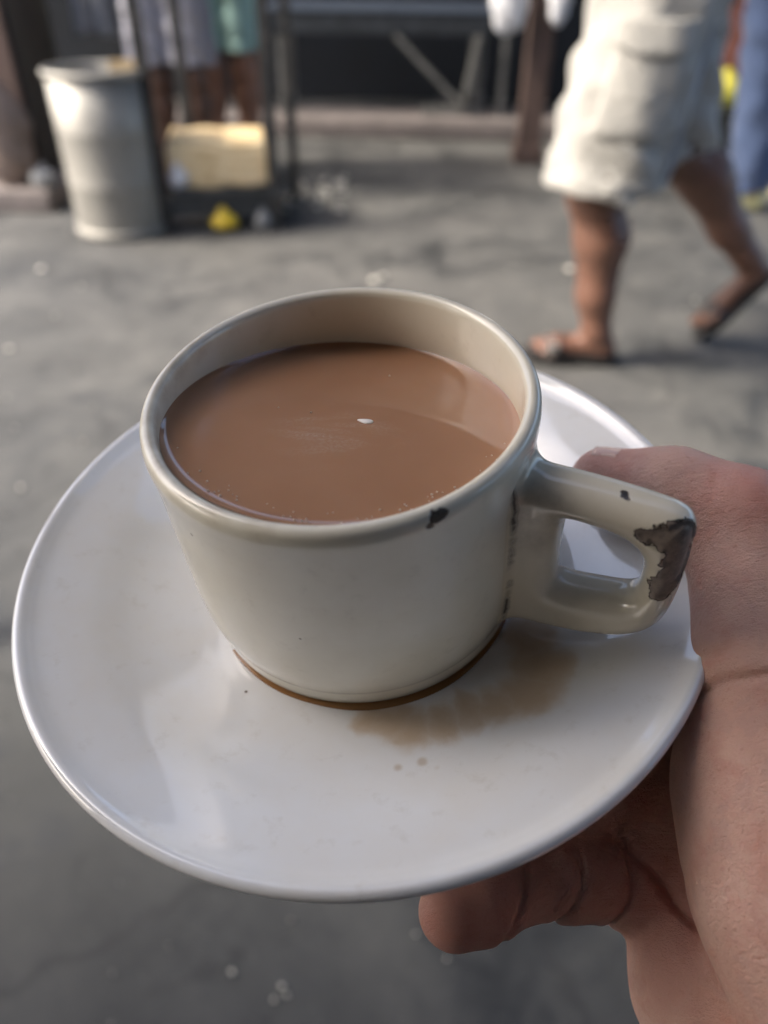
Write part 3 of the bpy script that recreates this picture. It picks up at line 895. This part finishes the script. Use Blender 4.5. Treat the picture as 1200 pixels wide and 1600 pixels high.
def bag_mesh(name, sx, sy, sz, seed, h=.006):
    r = np.random.default_rng(seed); ph = r.uniform(0, 6, 6)
    f = Field()
    f.ell((0, 0, sz * .42), (sx, sy, sz * .45))
    f.cone((0, 0, sz * .7), (0, 0, sz), sx * .35, sx * .22, k=sz * .25)
    f.add(lambda P: sx * .10 * np.sin(P[:, 0] * 2.6 / sx + ph[0] + P[:, 2] * 2 / sx) * np.sin(P[:, 1] * 2.2 / sx + ph[1]) + sx * .06 * np.sin(P[:, 2] * 5 / sx + ph[2] + P[:, 0] * 4 / sx), (-9,) * 3, (9,) * 3, 0, 'add')
    return f.mesh(name, (-sx * 1.3, -sy * 1.3, -.02), (sx * 1.3, sy * 1.3, sz * 1.25), h)
plast_w = plain('white_plastic_film', (.72, .73, .76), .35, var=.1, scale=12, bump=.3, bd=.004)
plast_y = plain('yellow_plastic_film', (.70, .50, .04), .4, var=.2, scale=16, bump=.3, bd=.004)
plast_g = plain('grey_plastic_film', (.22, .225, .225), .45, var=.2, scale=16)
bg = link('plastic_bag', bag_mesh('plastic_bag', .042, .035, .10, 1), plast_w)
bg.location = (-.915, 3.485, .168); tag(bg, 'small white plastic bag at the left corner of the tan stack', 'bag', 'loose plastic bags')
bg = link('plastic_bag', bag_mesh('plastic_bag', .058, .05, .085, 2), plast_y)
bg.location = (-.735, 3.475, -.002); tag(bg, 'crumpled yellow plastic bag on the ground in front of the rack shelf', 'bag', 'loose plastic bags')
bg = link('plastic_bag', bag_mesh('plastic_bag', .036, .036, .08, 3), plast_g)
bg.location = (-.565, 3.50, -.002); tag(bg, 'small grey plastic bag beside the right front foot of the rack', 'bag', 'loose plastic bags')

# ---- steel table at the back
tb = empty('steel_table', (-.06, 6.0, 0))
box('table_top', (1.46, .66, .03), (0, .05, .695), steel_mat('blue_grey_steel', (.20, .24, .30)), tb, .004)
box('apron', (1.40, .025, .12), (0, -.255, .619), steel_dark, tb, .003)
for x in (-.66, .655):
    for y in (-.22, .32):
        box('leg', (.05, .05, .68), (x, y, .34), wood_grey, tb, .004)
bar('brace', (.09, -.285, .555), (.53, -.285, .17), .075, .03, wood_grey, tb)
bar('brace', (.625, -.29, .56), (.55, -.29, .15), .075, .03, wood_grey, tb)
box('lower_rail', (.40, .04, .05), (.47, -.245, .12), wood_grey, tb, .004)
tag(tb, 'blue grey steel topped table with slanting timber braces at the back', 'table')
tubm = plain('black_rubber', (.018, .019, .022), .6)
tub = empty('rubber_tub', (.50, 5.98, 0))
lathe_obj('body', [(0, .012), (.12, .012), (.135, .03), (.155, .17), (.150, .17), (.13, .03), (0, .02)], tubm, tub, 40, flip=True)
lathe_obj('rim', [(.15, .165), (.165, .163), (.170, .172), (.163, .182), (.151, .18), (.15, .165)], tubm, tub, 40, flip=True)
tub.location = (.50, 6.02, 0)
tag(tub, 'low black rubber tub standing beneath the slanting braces', 'tub')
for k, (x, y, z, w_, lab) in enumerate(((.615, 4.74, .655, .10, 'white plastic sack hanging on the left of the brown post'), (.868, 4.70, .70, .06, 'narrow white plastic sack hanging on the right of the brown post'))):
    f = bag_mesh('hanging_sack', w_, .06, .36, 20 + k, .008)
    b = link('hanging_sack', f, plast_w); b.location = (x, y, z); tag(b, lab, 'sack', 'hanging white sacks')
hook = box('hanging_rail', (.62, .03, .03), (.73, 4.775, 1.07), steel_dark, bev=.003)
tag(hook, 'short steel rail on the brown post carrying white sacks', 'rail')
tag(bar('support_pole', (.745, 5.74, 0), (.745, 5.74, 1.0), .035, .035, wood_grey), 'thin grey pole at the right end of the steel table', 'pole')

# ---- dark clutter behind the bin
cab = empty('wooden_cabinet', (-2.02, 4.25, 0))
box('carcass', (.62, .5, .98), (0, 0, .55), plain('dark_cabinet_wood', (.045, .038, .034), .7, var=.3, scale=8), cab, .006)
box('door', (.28, .022, .84), (-.15, -.262, .55), wood_brown, cab, .005)
box('door', (.28, .022, .84), (.15, -.262, .55), wood_brown, cab, .005)
for x in (-.26, .26): box('foot', (.06, .4, .06), (x, 0, .03), wood_brown, cab, .004)
for x in (-.035, .035): box('door_knob', (.02, .03, .02), (x, -.285, .58), steel_worn, cab, .006)
tag(cab, 'dark brown wooden cabinet standing behind and left of the steel bin', 'cabinet')
sk_m = plain('dusty_sacking', (.21, .165, .14), .85, var=.3, scale=14, bump=.4, bd=.006)
s1 = link('grain_sack', bag_mesh('grain_sack', .13, .11, .46, 11, .009), sk_m); s1.location = (-1.80, 3.84, .085)
tag(s1, 'upright brown sack on the ledge left of the steel bin', 'sack')
s2 = link('plastic_bag', bag_mesh('plastic_bag', .06, .05, .10, 12), plast_g); s2.location = (-1.63, 3.78, .085)
tag(s2, 'crumpled grey plastic bag on the ledge between brown sack and bin', 'bag', 'loose plastic bags')
lg2 = box('ledge', (1.5, .55, .09), (-2.33, 3.95, .042), concrete, bev=.012)
tag(lg2, 'low grey concrete ledge at the left edge beside the bin', 'ledge')
crm = plain('cream_cloth', (.55, .50, .40), .8)
st = link('cream_bundle', bag_mesh('cream_bundle', .10, .08, .16, 13, .008), crm); st.location = (-1.78, 4.12, 1.042)
tag(st, 'cream cloth bundle lying on top of the dark cabinet', 'bundle')

def hanging_cloth(name, w, h, mat, loc, seed, parent=None):
    V, F = [], []; n, m = 22, 18; r = random.Random(seed); a, b = r.uniform(0, 6), r.uniform(0, 6)
    for j in range(m + 1):
        for i in range(n + 1):
            x = w * (i / n - .5); z = -h * j / m
            y = .022 * math.sin(x / w * 15 + a) * (.4 + j / m) + .010 * math.sin(x / w * 33 + b + z * 9)
            V.append((x * (1 + .06 * math.sin(z * 8)), y, z + .008 * math.sin(x / w * 5 + a) * j / m))
    for j in range(m):
        for i in range(n):
            q = j * (n + 1) + i; F.append((q, q + n + 1, q + n + 2, q + 1))
    o = link(name, mesh(name, V, F), mat, parent); o.location = loc
    s_ = o.modifiers.new('thick', 'SOLIDIFY'); s_.thickness = .004
    return o
rail2 = box('drying_rail', (1.6, .025, .025), (-1.55, 4.40, 1.135), steel_dark, bev=.003)
tag(rail2, 'steel drying rail above the bin carrying grey and blue cloths', 'rail')
c1 = hanging_cloth('hanging_cloth', .20, .48, plain('grey_cotton', (.24, .25, .27), .9), (-1.46, 4.385, 1.125), 3)
tag(c1, 'plain grey cloth hanging in the dark above the steel bin', 'cloth', 'cloths on the rail')
c2 = hanging_cloth('hanging_cloth', .10, .34, plain('blue_cotton', (.03, .06, .13), .9), (-1.275, 4.385, 1.125), 4)
tag(c2, 'narrow navy blue cloth hanging right of the grey one', 'cloth', 'cloths on the rail')

# ---- right edge: crate, yellow bag, red sack
crm2 = plain('dark_crate_plastic', (.035, .037, .035), .6)
cr = empty('plastic_crate', (1.80, 4.62, 0))
for z in (.045, .125, .205, .285):
    box('slat', (.40, .014, .062), (0, -.16, z), crm2, cr, .004)
    box('slat', (.40, .014, .062), (0, .16, z), crm2, cr, .004)
    box('slat', (.014, .306, .062), (-.193, 0, z), crm2, cr, .004)
    box('slat', (.014, .306, .062), (.193, 0, z), crm2, cr, .004)
for x in (-.19, .19):
    for y in (-.155, .155): box('corner_post', (.03, .03, .33), (x, y, .165), crm2, cr, .004)
box('lid', (.41, .345, .016), (0, 0, .339), crm2, cr, .004)
tag(cr, 'dark slatted plastic crate behind the walking man', 'crate')
bg = link('plastic_bag', bag_mesh('plastic_bag', .095, .08, .15, 5), plain('lemon_plastic_film', (.62, .56, .05), .4, var=.2, scale=16, bump=.3, bd=.004))
bg.location = (1.80, 4.62, .347); tag(bg, 'lemon yellow plastic bag on top of the dark crate', 'bag', 'loose plastic bags')
rs = link('grain_sack', bag_mesh('grain_sack', .15, .12, .95, 6, .010), plain('rust_sacking', (.16, .06, .045), .85, var=.5, scale=16))
rs.location = (2.02, 5.05, -.01); tag(rs, 'tall rust red sack standing behind the yellow bag', 'sack')

# ---- people
def person(name, label, base, J, skin, clothes, h=.008, upper=True):
    """J: joints per leg in world metres; the body is one continuous skin, clothing are children"""
    B = np.array(base, float)
    f = Field()
    r_ = lambda p: np.array(p, float) - B
    for s in ('n', 'r'):
        hip, kn, an, he, ba, to = [r_(J[s + k]) for k in ('hip', 'knee', 'ankle', 'heel', 'ball', 'toe')]
        calf = kn + (an - kn) * .30
        back = np.array(J.get(s + 'calf', (.012, 0, 0)), float)
        f.chain([hip, kn, calf + back, kn + (an - kn) * .72, an], [.088, .070, .074, .054, .043], 0.03, .03)
        f.chain([an, he], [.040, .033], .02, .02)
        f.cone(he, ba, .031, .034, .025)
        side = np.cross(to - he, (0, 0, 1.0)); side /= np.linalg.norm(side)
        for k, off in enumerate((-.032, -.014, .002, .017, .031)):
            q0 = ba + side * off * .9; q1 = to + side * off + (he - to) * (.02 + .05 * abs(k - J.get('big', 0)) * .6)
            f.cone(q0, q1, .019, .011 if k != J.get('big', 0) else .014, .012)
    pel, che, nec, hea = [r_(J[k]) for k in ('pelvis', 'chest', 'neck', 'head')]
    lat = np.array(J['lat'], float)                       # direction across the body
    f.cone(pel - lat * .07, pel + lat * .07, .11, .11, .05)
    f.cone(pel, che, .12, .135, .06)
    f.cone(che - lat * .11, che + lat * .11, .085, .085, .06)
    f.cone(che, nec, .07, .052, .05)
    f.ell(hea, (.092, .078, .118), k=.03)
    fw = np.cross((0, 0, 1.0), lat)
    f.cone(hea + fw * .085 + np.array((0, 0, .01)), hea + fw * .103 + np.array((0, 0, -.022)), .012, .016, .015)
    for sgn, key in ((-1, 'armA'), (1, 'armB')):
        sh_ = che + lat * sgn * .17 + np.array((0, 0, .03)); el, wr = [r_(q) for q in J[key]]
        f.chain([sh_, el, wr, wr + (wr - el) / np.linalg.norm(wr - el) * .08], [.050, .040, .028, .030], .03, .02)
        d_ = (wr - el) / np.linalg.norm(wr - el)
        for off in (-.022, -.007, .008, .022):
            f.cone(wr + d_ * .07 + fw * off, wr + d_ * .15 + fw * off, .009, .007, .006)
        f.cone(wr + d_ * .03 + fw * .02, wr + d_ * .08 + fw * .05, .011, .009, .008)
    pts = np.array([r_(v) for k, v in J.items() if isinstance(v, tuple) and len(v) == 3 and k not in ('lat', 'ncalf', 'rcalf')] + [r_(q) for k in ('armA', 'armB') for q in J[k]])
    lo, hi = pts.min(0) - .26, pts.max(0) + .26; lo[2] = -.02
    root = link(name, f.mesh(name, lo, hi, h), skin)
    root.location = base
    tag(root, label, 'person')
    hr = Field(); hr.ell(hea + np.array((0, 0, .03)) - fw * .012, (.102, .090, .112)); hr.half(hea + fw * .05, tuple(fw * .9 + np.array((0, 0, -.55))))
    link('hair', hr.mesh('hair', hea - .16, hea + .17, .009), hair_mat, root)
    sf = Field()
    sf.cone(pel + np.array((0, 0, -.02)), che, .150, .158, .05); sf.cone(che - lat * .13, che + lat * .13, .100, .100, .06)
    for sgn, key in ((-1, 'armA'), (1, 'armB')):
        sh_ = che + lat * sgn * .17 + np.array((0, 0, .03)); el = r_(J[key][0])
        sf.cone(sh_, sh_ + (el - sh_) * .75, .068, .066, .04)
    sf.half(nec + np.array((0, 0, -.045)), (0, 0, 1))
    sf.half(pel + np.array((0, 0, -.06)), (0, 0, -1))
    link('shirt', sf.mesh('shirt', lo, hi, .011), clothes['shirt'], root)
    return root, r_

hair_mat = plain('black_hair', (.012, .010, .009), .5, scale=60)
def skin_mat(name, col):
    m = Mat(name); o = m.obj(); n = m.noise(14, 4, .6, o)
    m.set(Base_Color=m.ramp(n, [(.3, tuple(q * .78 for q in col)), (.7, tuple(q * 1.15 for q in col))]), Roughness=.45, Subsurface_Weight=.08)
    m.b.inputs['Subsurface Scale'].default_value = .01
    m.bump(m.noise(120, 4, .6, o), .2, .002)
    return m.m
skin_brown = skin_mat('brown_skin', (.165, .084, .058))
skin_tan = skin_mat('tan_skin', (.33, .165, .105))

def cloth_mat(name, col, scale=1.0, rough=.9):
    m = Mat(name); o = m.obj()
    n = m.noise(7 * scale, 4, .6, o, .5)
    w = m.noise(160, 3, .6, o)
    c = m.ramp(n, [(.3, tuple(q * .88 for q in col)), (.7, tuple(min(q * 1.06, 1) for q in col))])
    m.set(Base_Color=c, Roughness=rough, Sheen_Weight=.15)
    m.bump(m.math('ADD', m.math('MULTIPLY', n, 3.0), m.math('MULTIPLY', w, .25)), .55, .014)
    return m.m

def garment(name, parent, mat, legs, pelvis, hem, h=.008, folds=.005, seed=0):
    """legs: list of (top, bottom, rtop, rbot); hem: list of (point, normal) planes that cut off the legs"""
    r = np.random.default_rng(seed); ph = r.uniform(0, 6, 6)
    allf = Field()
    for (a, b, ra, rb), (hp, hn) in zip(legs, hem):
        g = Field()
        g.cone(a, b, ra, rb)
        g.half(hp, hn)
        d_ = np.array(b, float) - np.array(a, float); d_ /= np.linalg.norm(d_)
        hp_ = np.array(hp, float); a_ = np.array(a, float); b_ = np.array(b, float)
        def cav(P, a_=a_, b_=b_, ra=ra, rb=rb, hp_=hp_, d_=d_):
            ab = b_ - a_; t = (P - a_) @ ab / (ab @ ab); q = P - (a_ + t[:, None] * ab)
            return np.maximum(np.sqrt((q * q).sum(1)) - (ra + (rb - ra) * t - .024), -((P - hp_) @ d_) - .035)
        g.add(cav, (-9,) * 3, (9,) * 3, 0, 's')
        allf.add(g.eval, np.minimum(a, b) - max(ra, rb), np.maximum(a, b) + max(ra, rb), .008, 'u')
    if pelvis is not None:
        allf.cone(*pelvis, k=.06)
    if folds:
        allf.add(lambda P: folds * (np.sin(P[:, 0] * 34 + P[:, 2] * 19 + ph[0] + 1.5 * np.sin(P[:, 2] * 9)) * np.sin(P[:, 2] * 23 - P[:, 0] * 11 + ph[1]) + .5 * np.sin(P[:, 2] * 51 + P[:, 0] * 27 + P[:, 1] * 40 + ph[2])), (-9,) * 3, (9,) * 3, 0, 'add')
    pts = np.array([q for l in legs for q in l[:2]]); R0 = max(max(l[2:]) for l in legs) + .06
    return link(name, allf.mesh(name, pts.min(0) - R0, pts.max(0) + R0, h), mat, parent)

def sandal(parent, heel, toe, up, L, mats, r_):
    """sole with a strap, heel and toe are points on the ground side of the foot"""
    h0, t0 = np.array(heel, float), np.array(toe, float)
    ex = t0 - h0; ex /= np.linalg.norm(ex); ey = np.cross(up, ex); ey /= np.linalg.norm(ey); ez = np.cross(ex, ey)
    out = [(-.03, .0), (-.018, .028), (.03, .036), (.10, .034), (.17, .045), (.225, .044), (.262, .028), (.275, .0), (.262, -.030), (.225, -.046), (.17, -.044), (.10, -.033), (.03, -.036), (-.018, -.028)]
    out = rounded(out, 2)
    n = len(out); V = []; F = []
    for z, s in ((-.016, .97), (-.010, 1.0), (.008, 1.06), (.013, 1.03)):
        for x, y in out:
            V.append(h0 + ex * ((x - .12) * s + .12) * (L / .26) + ey * y * s + ez * z)
    for k in range(3):
        for i in range(n):
            j = (i + 1) % n; F.append((k * n + i, k * n + j, (k + 1) * n + j, (k + 1) * n + i))
    F.append(tuple(range(n))[::-1]); F.append(tuple(range(3 * n, 4 * n)))
    me = mesh('sandal', V, F, False)
    o = link('sandal', me, mats[0], parent)
    V, F = [], []; K = 14
    for i in range(K + 1):
        a = math.pi * i / K
        for x, rr2 in ((.155, 0), (.205, 0), (.205, .005), (.155, .005)):
            V.append(h0 + ex * x * (L / .26) + ey * math.cos(a) * (.045 + rr2) + ez * (math.sin(a) * (.062 - (x - .155) * .35 + rr2) + .004))
    for i in range(K):
        for k in range(4):
            l = (k + 1) % 4; F.append((i * 4 + k, i * 4 + l, i * 4 + 4 + l, i * 4 + 4 + k))
    link('strap', mesh('strap', V, F), mats[1], o)
    return o

# the man walking past in cream cargo shorts
WB = (.72, 2.26, 0)
J = dict(nhip=(.655, 2.205, .90), nknee=(.565, 2.19, .50), nankle=(.640, 2.18, .105), nheel=(.672, 2.18, .052), nball=(.53, 2.193, .050), ntoe=(.465, 2.20, .036),
         rhip=(.70, 2.33, .90), rknee=(.825, 2.35, .572), rankle=(1.105, 2.34, .285), rheel=(1.150, 2.34, .240), rball=(1.055, 2.34, .105), rtoe=(1.010, 2.34, .052),
         ncalf=(.020, 0, 0), rcalf=(.016, 0, .016),
         pelvis=(.68, 2.265, .95), chest=(.64, 2.265, 1.34), neck=(.63, 2.265, 1.50), head=(.605, 2.265, 1.64), lat=(0, 1.0, 0), big=4,
         armA=((.86, 2.05, 1.16), (.70, 2.03, 1.12)), armB=((.50, 2.49, 1.16), (.36, 2.47, 1.12)))
shirt_w = cloth_mat('white_shirt', (.62, .62, .60))
wk, r_ = person('person', 'barelegged man in cream cargo shorts and black sandals walking past', WB, J, skin_brown, dict(shirt=shirt_w), .0075)
cream = cloth_mat('cream_cotton', (.37, .36, .33))
sh_o = garment('shorts', wk, cream,
        [(r_((.625, 2.17, .93)), r_((.565, 2.165, .44)), .148, .158), (r_((.72, 2.355, .93)), r_((.845, 2.36, .49)), .135, .108)],
        (r_((.67, 2.20, 1.0)), r_((.67, 2.33, 1.0)), .145, .145),
        [(r_((.560, 2.185, .528)), (-.08, 0, -1)), (r_((.825, 2.35, .575)), (.30, 0, -1))], .0075, .0085, 3)
# cargo pocket on the near leg: a patch and its flap, following the curve of the leg
def leg_patch(name, z0, z1, a0, a1, off, parent, mat, thick=.005):
    V, F = [], []; n, m = 14, 8
    for j in range(m + 1):
        for i in range(n + 1):
            z = z0 + (z1 - z0) * j / m; a = a0 + (a1 - a0) * i / n
            t = (.93 - z) / .49; cx = .625 + (.565 - .625) * t; rr3 = .148 + .010 * t + off + .003 * math.sin(9 * a + 30 * z)
            V.append(np.array(r_((cx + rr3 * math.cos(a), 2.17 - .005 * t + rr3 * math.sin(a), z + .01 * math.sin(a * 5) * (1 if j == 0 else 0)))))
    for j in range(m):
        for i in range(n):
            q = j * (n + 1) + i; F.append((q, q + 1, q + n + 2, q + n + 1))
    o = link(name, mesh(name, V, F), mat, parent)
    s_ = o.modifiers.new('thick', 'SOLIDIFY'); s_.thickness = thick; s_.offset = 1
    return o
leg_patch('shade_panel', .55, .97, R_(-38), R_(28), .003, sh_o, cloth_mat('grey_blue_shade', (.27, .30, .34)), .003)['label'] = 'shaded side of the shorts laid on in grey blue'  # shade on the back of the leg, laid on as a grey-blue layer
leg_patch('pocket', .66, .90, R_(-128), R_(-62), .006, sh_o, cream)
leg_patch('pocket_flap', .845, .915, R_(-131), R_(-59), .012, sh_o, cream)
leg_patch('hem_band', .540, .566, R_(-178), R_(-10), .004, sh_o, cream, .003)
black_sole = plain('black_sandal_foam', (.022, .02, .019), .7)
strap_m = plain('sandal_strap', (.06, .05, .045), .5, var=.5, scale=40)
sd = sandal(wk, r_((.690, 2.178, .016)), r_((.46, 2.20, .016)), (0, 0, 1.0), .25, (black_sole, strap_m), r_)
bk = box('buckle', (.03, .012, .022), tuple(np.array(r_((.512, 2.146, .062)))), plain('silver_buckle', (.6, .6, .58), .3, .8), sd, .003)
sandal(wk, r_((1.180, 2.34, .222)), r_((1.022, 2.34, .016)), (-.85, 0, .55), .25, (black_sole, strap_m), r_)

# person in blue jeans at the right edge
JB = (1.78, 3.95, 0)
J = dict(nhip=(1.62, 3.90, .90), nknee=(1.69, 3.90, .49), nankle=(1.76, 3.90, .11), nheel=(1.80, 3.90, .05), nball=(1.665, 3.905, .045), ntoe=(1.605, 3.91, .035),
         rhip=(1.66, 4.04, .90), rknee=(1.83, 4.055, .60), rankle=(2.06, 4.06, .22), rheel=(2.11, 4.06, .19), rball=(2.02, 4.06, .08), rtoe=(1.97, 4.06, .04),
         pelvis=(1.64, 3.97, .95), chest=(1.60, 3.97, 1.34), neck=(1.59, 3.97, 1.5), head=(1.57, 3.97, 1.64), lat=(0, 1.0, 0), big=4,
         armA=((1.72, 3.77, 1.12), (1.66, 3.75, .98)), armB=((1.52, 4.17, 1.12), (1.4, 4.15, 1.0)))
jn, r_ = person('person', 'person in blue jeans and pale yellow shoes at the right edge', JB, J, skin_tan, dict(shirt=cloth_mat('dark_shirt', (.06, .05, .05))), .011)
denim = cloth_mat('blue_denim', (.055, .085, .17))
garment('jeans', jn, denim, [(r_((1.62, 3.90, .93)), r_((1.755, 3.90, .06)), .118, .092), (r_((1.66, 4.04, .93)), r_((2.08, 4.06, .17)), .118, .092)],
        (r_((1.64, 3.92, .98)), r_((1.64, 4.02, .98)), .125, .125), [(r_((1.755, 3.90, .10)), (.1, 0, -1)), (r_((2.06, 4.06, .22)), (.55, 0, -.8))], .010, .006, 5)
shoe_m = plain('pale_yellow_canvas', (.72, .66, .34), .8, var=.1)
def shoe(parent, heel, toe, up, lab=None):
    f = Field(); h0 = np.array(heel, float); t0 = np.array(toe, float)
    f.cone(h0, t0, .040, .034, 0); f.cone(h0 + np.array(up) * .03, h0 + (t0 - h0) * .45 + np.array(up) * .02, .042, .036, .02)
    f.half(h0 - np.array(up) * .028, tuple(-np.array(up)))
    o = link('shoe', f.mesh('shoe', np.minimum(h0, t0) - .12, np.maximum(h0, t0) + .14, .007), shoe_m, parent)
    return o
shoe(jn, r_((1.80, 3.90, .038)), r_((1.60, 3.912, .036)), (0, 0, 1.0))
shoe(jn, r_((2.115, 4.06, .19)), r_((1.98, 4.06, .045)), (-.72, 0, .69))

# two people standing behind the rack
def stander(label, base, shirt, skin, sx, dirx=0.0):
    x, y = base[:2]
    J = dict(nhip=(x - .085, y, .90), nknee=(x - .09, y - .01, .49), nankle=(x - .10, y, .085), nheel=(x - .10, y + .03, .04), nball=(x - .115, y - .11, .038), ntoe=(x - .12, y - .17, .028),
             rhip=(x + .085, y, .90), rknee=(x + .09, y - .01, .49), rankle=(x + .10, y, .085), rheel=(x + .10, y + .03, .04), rball=(x + .115, y - .11, .038), rtoe=(x + .12, y - .17, .028),
             ncalf=(0, .014, 0), rcalf=(0, .014, 0),
             pelvis=(x, y, .95), chest=(x, y, 1.34), neck=(x, y - .01, 1.5), head=(x, y - .02, 1.64), lat=(-1.0, 0, 0), big=0,
             armA=((x + .26, y - .02, 1.10), (x + .22, y - .2, 1.18)), armB=((x - .26, y - .02, 1.10), (x - .22, y - .2, 1.18)))
    return person('person', label, (x, y, 0), J, skin, dict(shirt=shirt), .011)
mt, r_ = stander('barefoot person in mint green shorts standing behind the rack', (-.865, 4.62, 0), shirt_w, skin_tan, 0)
mint = cloth_mat('mint_cotton', (.36, .56, .52))
x, y = -.865, 4.62
garment('shorts', mt, mint, [(r_((x - .085, y, .93)), r_((x - .10, y, .50)), .115, .115), (r_((x + .085, y, .93)), r_((x + .10, y, .50)), .115, .115)],
        (r_((x - .06, y, .98)), r_((x + .06, y, .98)), .13, .13), [(r_((x - .1, y, .575)), (0, 0, -1)), (r_((x + .1, y, .575)), (0, 0, -1))], .010, .005, 8)
ck, r_ = stander('person in grey checked shorts standing right behind the left rack post', (-1.055, 4.22, 0), shirt_w, skin_mat('deep_brown_skin', (.12, .065, .045)), 0)
cm = Mat('grey_check_cotton'); o = cm.obj()
def grid(ax, f):
    s_ = cm.n.new('ShaderNodeSeparateXYZ'); cm.lk(o, s_.inputs[0])
    return cm.math('GREATER_THAN', cm.math('SINE', cm.math('MULTIPLY', s_.outputs[ax], f)), .0)
g_ = cm.math('MULTIPLY', cm.math('ADD', grid(0, 520), grid(2, 520)), .5)
cm.set(Base_Color=cm.ramp(g_, [(0, (.42, .42, .47)), (.5, (.30, .30, .34)), (1, (.13, .13, .16))]), Roughness=.9)
cm.bump(cm.noise(8, 4, .6, o), .6, .012)
x, y = -1.055, 4.22
garment('shorts', ck, cm.m, [(r_((x - .085, y, .93)), r_((x - .10, y, .48)), .115, .120), (r_((x + .085, y, .93)), r_((x + .10, y, .48)), .115, .122)],
        (r_((x - .06, y, .98)), r_((x + .06, y, .98)), .13, .13), [(r_((x - .1, y, .555)), (0, 0, -1)), (r_((x + .1, y, .555)), (0, 0, -1))], .010, .005, 9)

# ---- scraps and grit on the ground
def scraps(name, spots, mat, kind=True):
    V, F = [], []
    for (x, y, r) in spots:
        n = random.randint(5, 7); k = len(V); ph = random.uniform(0, 6)
        ring = []
        for z, s in ((-.003, 1.0), (r * .35, .85)):
            for i in range(n):
                a = 2 * math.pi * i / n + ph; q = r * s * random.uniform(.7, 1.15)
                V.append((x + q * math.cos(a), y + q * math.sin(a) * random.uniform(.7, 1), z))
        V.append((x, y, r * .45))
        for i in range(n):
            j = (i + 1) % n
            F += [(k + i, k + j, k + n + j, k + n + i), (k + n + i, k + n + j, k + 2 * n)]
    o = link(name, mesh(name, V, F, False), mat); tag(o, kind='stuff')
    return o
sp = []
for _ in range(420):
    y = random.uniform(.2, 5.6); x = random.uniform(-.75 * y - .3, .75 * y + .3); sp.append((x, y, random.choice((.003, .004, .005, .007)) * (0.5 if y < 1 else 1)))
g1 = scraps('grit', sp, plain('grey_grit', (.20, .19, .175), .9, var=.5, scale=30)); tag(g1, 'fine grey grit strewn over the street', 'grit', kind='stuff')
sp = [(-1.36, 2.93, .016), (-.05, 2.86, .02), (-.02, 2.90, .014), (-1.195, 2.21, .011), (.733, 3.02, .018), (-.12, .395, .0035), (-.113, .385, .003), (-.128, .38, .0025), (-.185, .41, .0035), (.05, .46, .0025), (.09, .43, .002)]
for _ in range(46): sp.append((random.uniform(-.52, -.22), random.uniform(3.75, 4.5), random.uniform(.006, .022)))
for _ in range(40):
    y = random.uniform(.35, 5.0); sp.append((random.uniform(-.6 * y, .6 * y), y, random.uniform(.003, .007) * (.45 if y < 1 else 1)))
g2 = scraps('litter', sp, plain('pale_scrap', (.55, .53, .47), .8, var=.2)); tag(g2, 'pale paper scraps and crumbs lying about on the street', 'litter', kind='stuff')
